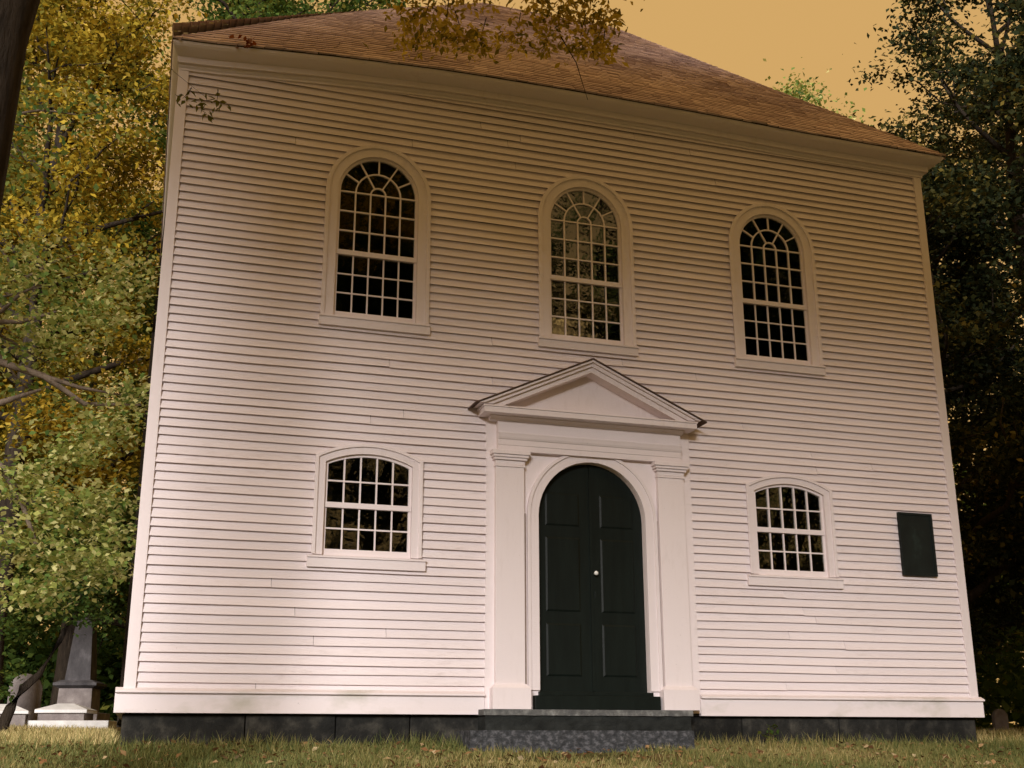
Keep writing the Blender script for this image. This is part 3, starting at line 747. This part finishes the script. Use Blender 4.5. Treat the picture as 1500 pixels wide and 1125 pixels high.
LG = 'trees left of the church'
def maple_extra(tb, V, tint, rg):
    o = np.array((-4.4, 4.0, ground_z(-4.4, 4.0))); w = lambda *p: np.array(p)-o
    L1 = [w(-4.3, 4, 4.6), w(-3.0, 4, 5.15), w(-2.1, 4, 5.0), w(-1.5, 4, 4.85), w(-.9, 4.1, 4.5), w(-.1, 4.2, 4.58)]
    tb.tube(L1, [.09, .075, .055, .05, .035, .012], 7)
    tb.tube([w(-1.5, 4, 4.85), w(-1.0, 4, 4.72), w(-.4, 4.1, 4.68)], [.035, .03, .012], 6)
    tb.tube([w(-4.3, 4, 3.6), w(-3.0, 4, 4.0), w(-2.04, 4, 4.39), w(-1.51, 4, 4.64)], [.08, .06, .05, .02], 7)
    tb.tube([w(-4.3, 4, 2.9), w(-3.0, 4, 3.9), w(-2.3, 4, 3.8), w(-1.94, 4, 3.49), w(-1.61, 4, 3.02), w(-1.35, 4, 2.40), w(-1.3, 4, 2.2)], [.08, .07, .055, .05, .042, .03, .012], 7)
    P = []
    rnd = np.random.default_rng(4)
    for c, k, s in [((-.6, 4.2, 4.2), 240, .28), ((-1.0, 4.1, 3.75), 260, .28), ((-.3, 4.3, 4.75), 180, .25), ((-1.7, 4.1, 3.3), 320, .32), ((-1.1, 4.2, 2.9), 320, .32), ((-.55, 4.3, 3.1), 240, .25), ((-1.7, 4.0, 2.4), 320, .32),
                    ((-.9, 4.2, 2.2), 320, .30), ((-.45, 4.4, 2.15), 220, .22), ((-1.3, 4.2, 1.75), 260, .28), ((-1.5, 4, 5.5), 260, .35), ((-.8, 4, 5.9), 260, .35), ((-1.9, 4, 6.5), 260, .4), ((-.5, 4.2, 6.6), 220, .3), ((-.35, 4.3, 2.6), 140, .2)]:
        P.append(w(*c)+rnd.normal(0, 1, (int(k*2.1), 3))*np.array((s, s*1.6, s*.5)))
    P = np.concatenate(P); V2 = leaf_quads(P, .095, rg, .5, .75, .8)
    return np.concatenate([V, V2]), np.concatenate([tint, np.clip(rg.normal(.72, .25, len(P)), 0, 1)])
tree('maple_tree', 'bright yellow-green maple with pale bare limbs reaching towards the left corner', -4.4, 4.0, 12, 11, 5.5, 3.4, .26, 'leaf_bright', 'pale_bark', extra=maple_extra, limbs=14, leaves=15000, size=.11, clump=.5)
tree('woodland_tree', 'tall golden tree just behind the left corner of the church', -2.6, 14, 21, 19, 4.5, 4.6, .30, 'leaf_gold', limbs=30, leaves=62000, size=.135, clump=.42, group=LG)
tree('woodland_tree', 'tall green and gold tree rising above the left slope of the roof', 2.6, 21, 22, 26, 7, 6.0, .38, 'leaf_green', limbs=28, leaves=52000, size=.165, clump=.52, group=LG)
tree('woodland_tree', 'dark green tree behind the stone obelisk', -1.6, 27, 23, 17, 3.0, 5.0, .30, 'leaf_green', limbs=28, leaves=46000, size=.16, clump=.5, group=LG)
tree('woodland_tree', 'golden tree at the far left beyond the gravestones', -6.0, 22, 21, 19, 4.5, 4.6, .30, 'leaf_gold', rotz=2.2, scale=1.05, group=LG, limbs=30, leaves=62000, size=.135, clump=.42)
tree('woodland_tree', 'tall tree with a gap of sky beside it at the upper left', -7.2, 33, 22, 26, 7, 6.0, .38, 'leaf_green', rotz=1.3, scale=.9, group=LG, limbs=28, leaves=52000, size=.165, clump=.52)
tree('woodland_tree', 'bushy gold tree low between the maple limbs and the obelisk', -4.3, 18.0, 21, 19, 4.5, 4.6, .30, 'leaf_gold', rotz=4.1, scale=.72, group=LG, limbs=30, leaves=62000, size=.135, clump=.42)
tree('woodland_tree', 'green tree half hidden behind the church at the left', 4.5, 31, 23, 17, 3.0, 5.0, .30, 'leaf_green', rotz=2.9, scale=1.5, group=LG, limbs=28, leaves=46000, size=.16, clump=.5)
def sap_extra(tb, V, tint, rg):
    o = np.array((-1.9, 9.0, ground_z(-1.9, 9.0))); w = lambda *p: np.array(p)-o
    tb.tube([w(-1.9, 9, -.3), w(-1.86, 9, 0.05), w(-1.78, 9, .3), w(-1.62, 9, .62), w(-1.38, 9, .86), w(-1.1, 9, 1.45), w(-.88, 9.05, 2.05), w(-.7, 9.1, 2.8), w(-.6, 9.2, 3.6)], [.11, .10, .09, .075, .06, .05, .042, .03, .012], 8)
    rnd = np.random.default_rng(8); P = []
    for c, k, s in [((-.7, 9.1, 2.8), 220, .3), ((-.6, 9.2, 3.5), 260, .35), ((-1.1, 9, 2.4), 220, .28), ((-1.6, 9, 2.2), 220, .3), ((-1.9, 9, .9), 90, .2), ((-1.4, 9.3, 3.2), 260, .35), ((-2.0, 9.2, 1.7), 160, .25), ((-1.9, 8.8, .55), 70, .12), ((-.75, 8.7, 2.0), 200, .2), ((-.5, 8.8, 1.85), 120, .16), ((-1.05, 8.8, 1.95), 160, .2), ((-.75, 8.9, 2.4), 240, .25), ((-.55, 8.9, 2.9), 240, .25)]:
        P.append(w(*c)+rnd.normal(0, 1, (k, 3))*np.array((s, s, s*.6)))
    P = np.concatenate(P); V2 = leaf_quads(P, .10, rg, .5, .7, .8)
    return V2, np.clip(rg.normal(.35, .2, len(P)), 0, 1)
def bent_tree():
    root = empty('leaning_sapling', (-1.9, 9.0, ground_z(-1.9, 9.0)), 'thin dark sapling leaning right in front of the left gravestone', 'tree')
    rg = np.random.default_rng(1); tb = MB(); V, t = sap_extra(tb, None, None, rg)
    tb.build('trunk', 'bark', root, True); c = link('crown', quads_mesh('crown', V, len(t), 'leaf_green', t), root); tag(c, kind='stuff')
bent_tree()
RG = 'trees right of the church'
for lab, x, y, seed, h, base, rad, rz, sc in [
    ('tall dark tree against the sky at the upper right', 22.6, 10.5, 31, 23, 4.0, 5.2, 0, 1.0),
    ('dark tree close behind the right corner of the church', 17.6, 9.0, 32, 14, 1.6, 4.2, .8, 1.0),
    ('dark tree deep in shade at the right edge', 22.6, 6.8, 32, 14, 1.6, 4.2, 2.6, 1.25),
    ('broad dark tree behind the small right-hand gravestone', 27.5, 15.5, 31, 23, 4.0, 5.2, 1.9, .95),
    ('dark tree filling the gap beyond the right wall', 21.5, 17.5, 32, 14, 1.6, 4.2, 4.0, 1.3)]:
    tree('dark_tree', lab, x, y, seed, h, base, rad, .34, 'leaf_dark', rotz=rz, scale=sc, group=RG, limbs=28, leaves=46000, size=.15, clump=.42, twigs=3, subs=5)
for lab, x, y, rz, sc in [('low dark tree across the lawn opposite the left lower window', 8.0, -25.0, 1.0, 1.15), ('low dark tree across the lawn opposite the right lower window', 21.5, -24.0, 3.0, 1.2), ('low dark tree far across the lawn', 14.5, -34.0, 5.0, 1.0)]:
    tree('dark_tree', lab, x, y, 32, 14, 1.6, 4.2, .34, 'leaf_dark', rotz=rz, scale=sc, group='low trees across the lawn', limbs=28, leaves=46000, size=.15, clump=.42, twigs=3, subs=5)
tree('distant_tree', 'pale green distant treetop just above the right slope of the roof', 28.6, 30, 41, 29.5, 10, 3.6, .4, 'leaf_bright', limbs=16, leaves=14000, size=.22, clump=.7)
# the wood closing the view behind: trees too deep in each other to be counted
def wood():
    rg = np.random.default_rng(77); C = []
    for i in range(900):
        a = rg.uniform(-.55, 1.05) if i < 420 else rg.uniform(-math.pi, math.pi); r = rg.uniform(52, 72); C.append((-.15+r*math.sin(a), -14+r*math.cos(a), rg.uniform(0, 13)**1.0))
    for i in range(160):
        C.append((rg.uniform(19, 40), rg.uniform(18, 34), rg.uniform(.2, 8)))
    for i in range(420):
        C.append((rg.uniform(-14, 6), rg.uniform(33, 46), rg.uniform(.0, 3) if i % 2 else rg.uniform(.2, 10)))
    for i in range(260):
        a = rg.uniform(math.pi*.66, math.pi*.92); r = rg.uniform(50, 62); C.append((5+r*math.sin(a), r*math.cos(a), rg.uniform(2, 21)))
    C = np.array(C); k = 110; n = len(C)*k
    P = np.repeat(C, k, 0)+rg.normal(0, 1, (n, 3))*np.array((1.3, 1.3, .9)); P[:, 2] = np.abs(P[:, 2])+.1
    t = np.clip(np.repeat(rg.normal(.35, .2, len(C)), k)+rg.normal(0, .15, n), 0, 1)
    o = link('distant_wood', quads_mesh('distant_wood', leaf_quads(P, .42, rg), n, 'leaf_green', t)); tag(o, 'mass of dark woodland closing the view behind the church', 'wood', kind='stuff')
wood()
# tall oaks across the lawn, behind the viewer: some added to shade the upper front, others mirrored in the panes
for lab, x, y, rz, sc in [
    ('unseen oak facing the church door, added to shade the upper front', 1.5, -23.0, 0, 1.0),
    ('unseen oak facing the left windows, added to shade the upper front', -6.4, -21.5, 1.7, 1.05),
    ('tall oak across the lawn opposite the left upper window', 7.6, -25.0, 3.4, 1.0),
    ('tall oak across the lawn opposite the right upper window', 22.5, -23.0, 5.0, 1.0),
    ('tallest unseen oak behind the others, added to thicken the shade', -4.0, -31.0, 2.4, 1.3),
    ('second unseen oak behind the others, added to shade the left front', -10.6, -32.5, .9, 1.3)]:
    tree('oak_tree', lab, x, y, 51, 20.5, 13.3, 6.2, .42, 'leaf_green', rotz=rz, scale=sc, group='oaks across the lawn', limbs=26, leaves=24000, size=.42, clump=.85)
tree('oak_tree', 'thin-crowned oak across the lawn mirrored in the window above the door', 15.4, -22.0, 52, 24, 11.5, 5.5, .36, 'leaf_green', group='oaks across the lawn', limbs=16, leaves=4500, size=.24, clump=.40)

# ---------------------------------------------------------------- churchyard
def G(x, y): return ground_z(x, y)
ob = empty('obelisk', (-.93, 20, G(-.93, 20)), 'dark stone obelisk on a moulded pedestal left of the church', 'monument')
b = MB(); b.frustum(0, 0, -.3, .35, .72, .72, .72, .72); b.build('plinth', 'grave_stone', ob, bevel=.02)
b = MB(); b.frustum(0, 0, .35, .98, .47, .47, .45, .45); b.build('pedestal', 'grave_stone', ob, bevel=.01)
b = MB(); b.frustum(0, 0, .98, 1.04, .47, .47, .57, .57); b.frustum(0, 0, 1.041, 1.12, .59, .59, .59, .59); b.frustum(0, 0, 1.121, 1.19, .55, .55, .42, .42); b.build('pedestal_cap', 'dark_stone', ob, bevel=.01)
b = MB(); b.frustum(0, 0, 1.19, 2.75, .35, .35, .23, .23); b.frustum(0, 0, 2.751, 3.0, .23, .23, .01, .01); b.build('shaft', 'dark_stone', ob, bevel=.008)
ob.rotation_euler.z = R(-14); ob.scale = (.93, .93, .97)
tb_ = empty('box_tomb', (-1.0, 13.4, G(-1, 13.4)+.13), 'low box tomb with a white hipped top in front of the obelisk', 'tomb'); tb_.rotation_euler.z = R(-12)
zb = .42 - 0
b = MB(); b.box(-.78, 1.0, -.62, .62, -.4, .07); b.build('kerb', 'white_marble', tb_, bevel=.01)
b = MB(); b.box(-.46, .46, -.42, .42, .07, .22); b.build('chest', 'grave_stone', tb_, bevel=.008)
b = MB(); b.frustum(0, 0, .221, .29, .52, .48, .52, .48); b.frustum(0, 0, .291, .42, .52, .48, .16, .10); b.build('lid', 'white_marble', tb_, bevel=.01)
gs = empty('headstone', (-2.0, 16.0, G(-2.0, 16.0)), 'upright brown headstone with rounded top at the far left', 'gravestone')
b = MB(); b.poly([(-.34, -.2), (.34, -.2), (.36, .85)]+arc(0, .85, .36, 0.05, math.pi-.05, 12)+[(-.36, .85)], -.09, .09); b.build('slab', 'grave_stone', gs, bevel=.012)
b = MB(); b.box(-.48, .48, -.2, .2, -.2, .13); b.build('base', 'grave_stone', gs, bevel=.012)
tc = empty('box_tomb', (-2.15, 13.2, G(-2.15, 13.2)+.10), 'white-topped low tomb at the left edge behind the leaning sapling', 'tomb')
b = MB(); b.box(-.40, .40, -.4, .4, -.4, .20); b.build('chest', 'grave_stone', tc, bevel=.01)
b = MB(); b.frustum(0, 0, .201, .26, .45, .45, .45, .45); b.frustum(0, 0, .261, .40, .45, .45, .12, .12); b.build('lid', 'white_marble', tc, bevel=.01)
g2 = empty('headstone', (22.6, 13.6, G(22.6, 13.6)), 'small square grey headstone in the shade right of the church', 'gravestone')
b = MB(); b.poly([(-.22, -.2), (.22, -.2), (.22, .40)]+arc(0, .36, .22, .2, math.pi-.2, 8)+[(-.22, .40)], -.06, .06); b.build('slab', 'grave_stone', g2, bevel=.01)
b = MB(); b.box(-.3, .3, -.14, .14, -.2, .08); b.build('base', 'grave_stone', g2, bevel=.01)

# weed against the foundation
rg = np.random.default_rng(9)
wd = empty('weed', (7.74, -.16, G(7.74, -.16)), 'small leafy weed growing against the dark foundation right of the steps', 'plant')
b = MB(); P = []
for k in range(5):
    dx, dy = rg.normal(0, .07), rg.normal(-.03, .03); hgt = rg.uniform(.18, .34)
    b.tube([(0, 0, -.03), (dx*.5, dy*.5, hgt*.5), (dx, dy, hgt)], [.005, .004, .002], 4)
    for t in np.linspace(.3, 1, 7): P.append((dx*t+rg.normal(0, .02), dy*t+rg.normal(0, .02), hgt*t))
b.build('stem', 'bark', wd); c = link('foliage', quads_mesh('foliage', leaf_quads(np.array(P), .075, rg, .2, .6), len(P), 'leaf_green', rg.uniform(.3, .8, len(P))), wd); tag(c, kind='stuff')

# ---------------------------------------------------------------- grass and leaf litter
def in_church(x, y): return (-.03 < x < W+.03 and -.0 < y < D) or (3.68 < x < 6.5 and -.64 < y < .1)
def scatter(n, x0, x1, y0, y1, seed):
    rg = np.random.default_rng(seed); X = rg.uniform(x0, x1, n); Y = rg.uniform(y0, y1, n)
    keep = [i for i in range(n) if not in_church(X[i], Y[i])]
    X, Y = X[keep], Y[keep]; Z = np.array([ground_z(a, b_) for a, b_ in zip(X, Y)]); return X, Y, Z, rg
Vs, Ts = [], []
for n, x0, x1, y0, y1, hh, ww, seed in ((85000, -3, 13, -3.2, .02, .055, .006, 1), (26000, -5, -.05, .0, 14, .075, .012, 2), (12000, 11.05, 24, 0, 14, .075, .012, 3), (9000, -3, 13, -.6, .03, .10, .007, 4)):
    sun_tint = {1: .06, 2: .42, 3: .42, 4: 0}[seed]  # paler straw tint paints sunlight onto the strips beside the church
    X, Y, Z, rg = scatter(n, x0, x1, y0, y1, seed)
    worn = np.exp(-((X-5.1)/1.2)**2-((Y+1.2)/.75)**2)*.9+.45*(np.sin(X*2.3+1.7*np.sin(Y*2.9))*np.sin(Y*3.7+X) > .45); kp = rg.uniform(0, 1, len(X)) > worn; X, Y, Z = X[kp], Y[kp], Z[kp]; k = len(X)
    a = rg.uniform(0, 6.28, k); h = hh*rg.uniform(.5, 1.5, k)*(.55+.95*np.sin(X*1.7+Y*2.1+np.sin(Y*3))**2); lx, ly = rg.normal(0, .45, k)*h, rg.normal(0, .45, k)*h
    V = np.empty((k, 3, 3)); V[:, 0] = np.stack([X-np.cos(a)*ww, Y-np.sin(a)*ww, Z-.01], 1); V[:, 1] = np.stack([X+np.cos(a)*ww, Y+np.sin(a)*ww, Z-.01], 1); V[:, 2] = np.stack([X+lx, Y+ly, Z+h], 1)
    Vs.append(V.reshape(-1, 3)); Ts.append(np.clip(.44+sun_tint+.22*np.sin(X*.9+1)*np.sin(Y*1.3+X*.3)+rg.normal(0, .2, k), 0, 1))
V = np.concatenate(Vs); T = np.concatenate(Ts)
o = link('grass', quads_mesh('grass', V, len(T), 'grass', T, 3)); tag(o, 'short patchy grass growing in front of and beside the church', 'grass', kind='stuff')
X, Y, Z, rg = scatter(1500, -3, 13, -3.2, -.05, 21)
X2, Y2, Z2, _ = scatter(1100, -1, 12, -1.0, -.03, 22); kp = _.uniform(0, 1, len(X2)) < np.exp(Y2/.22)*(.4+.6*np.sin(X2*1.9)**2); X, Y, Z = np.concatenate([X, X2[kp]]), np.concatenate([Y, Y2[kp]]), np.concatenate([Z, Z2[kp]])
P = np.stack([X, Y, Z+rg.uniform(.01, .05, len(X))], 1)
o = link('leaf_litter', quads_mesh('leaf_litter', leaf_quads(P, .075, rg, .0, .7, 1.6), len(P), 'litter', rg.uniform(0, 1, len(P)))); tag(o, 'dried brown and tan leaves fallen on the grass', 'leaves', kind='stuff')
for ob_ in bpy.data.objects:
    if '_w' in ob_: del ob_['_w']
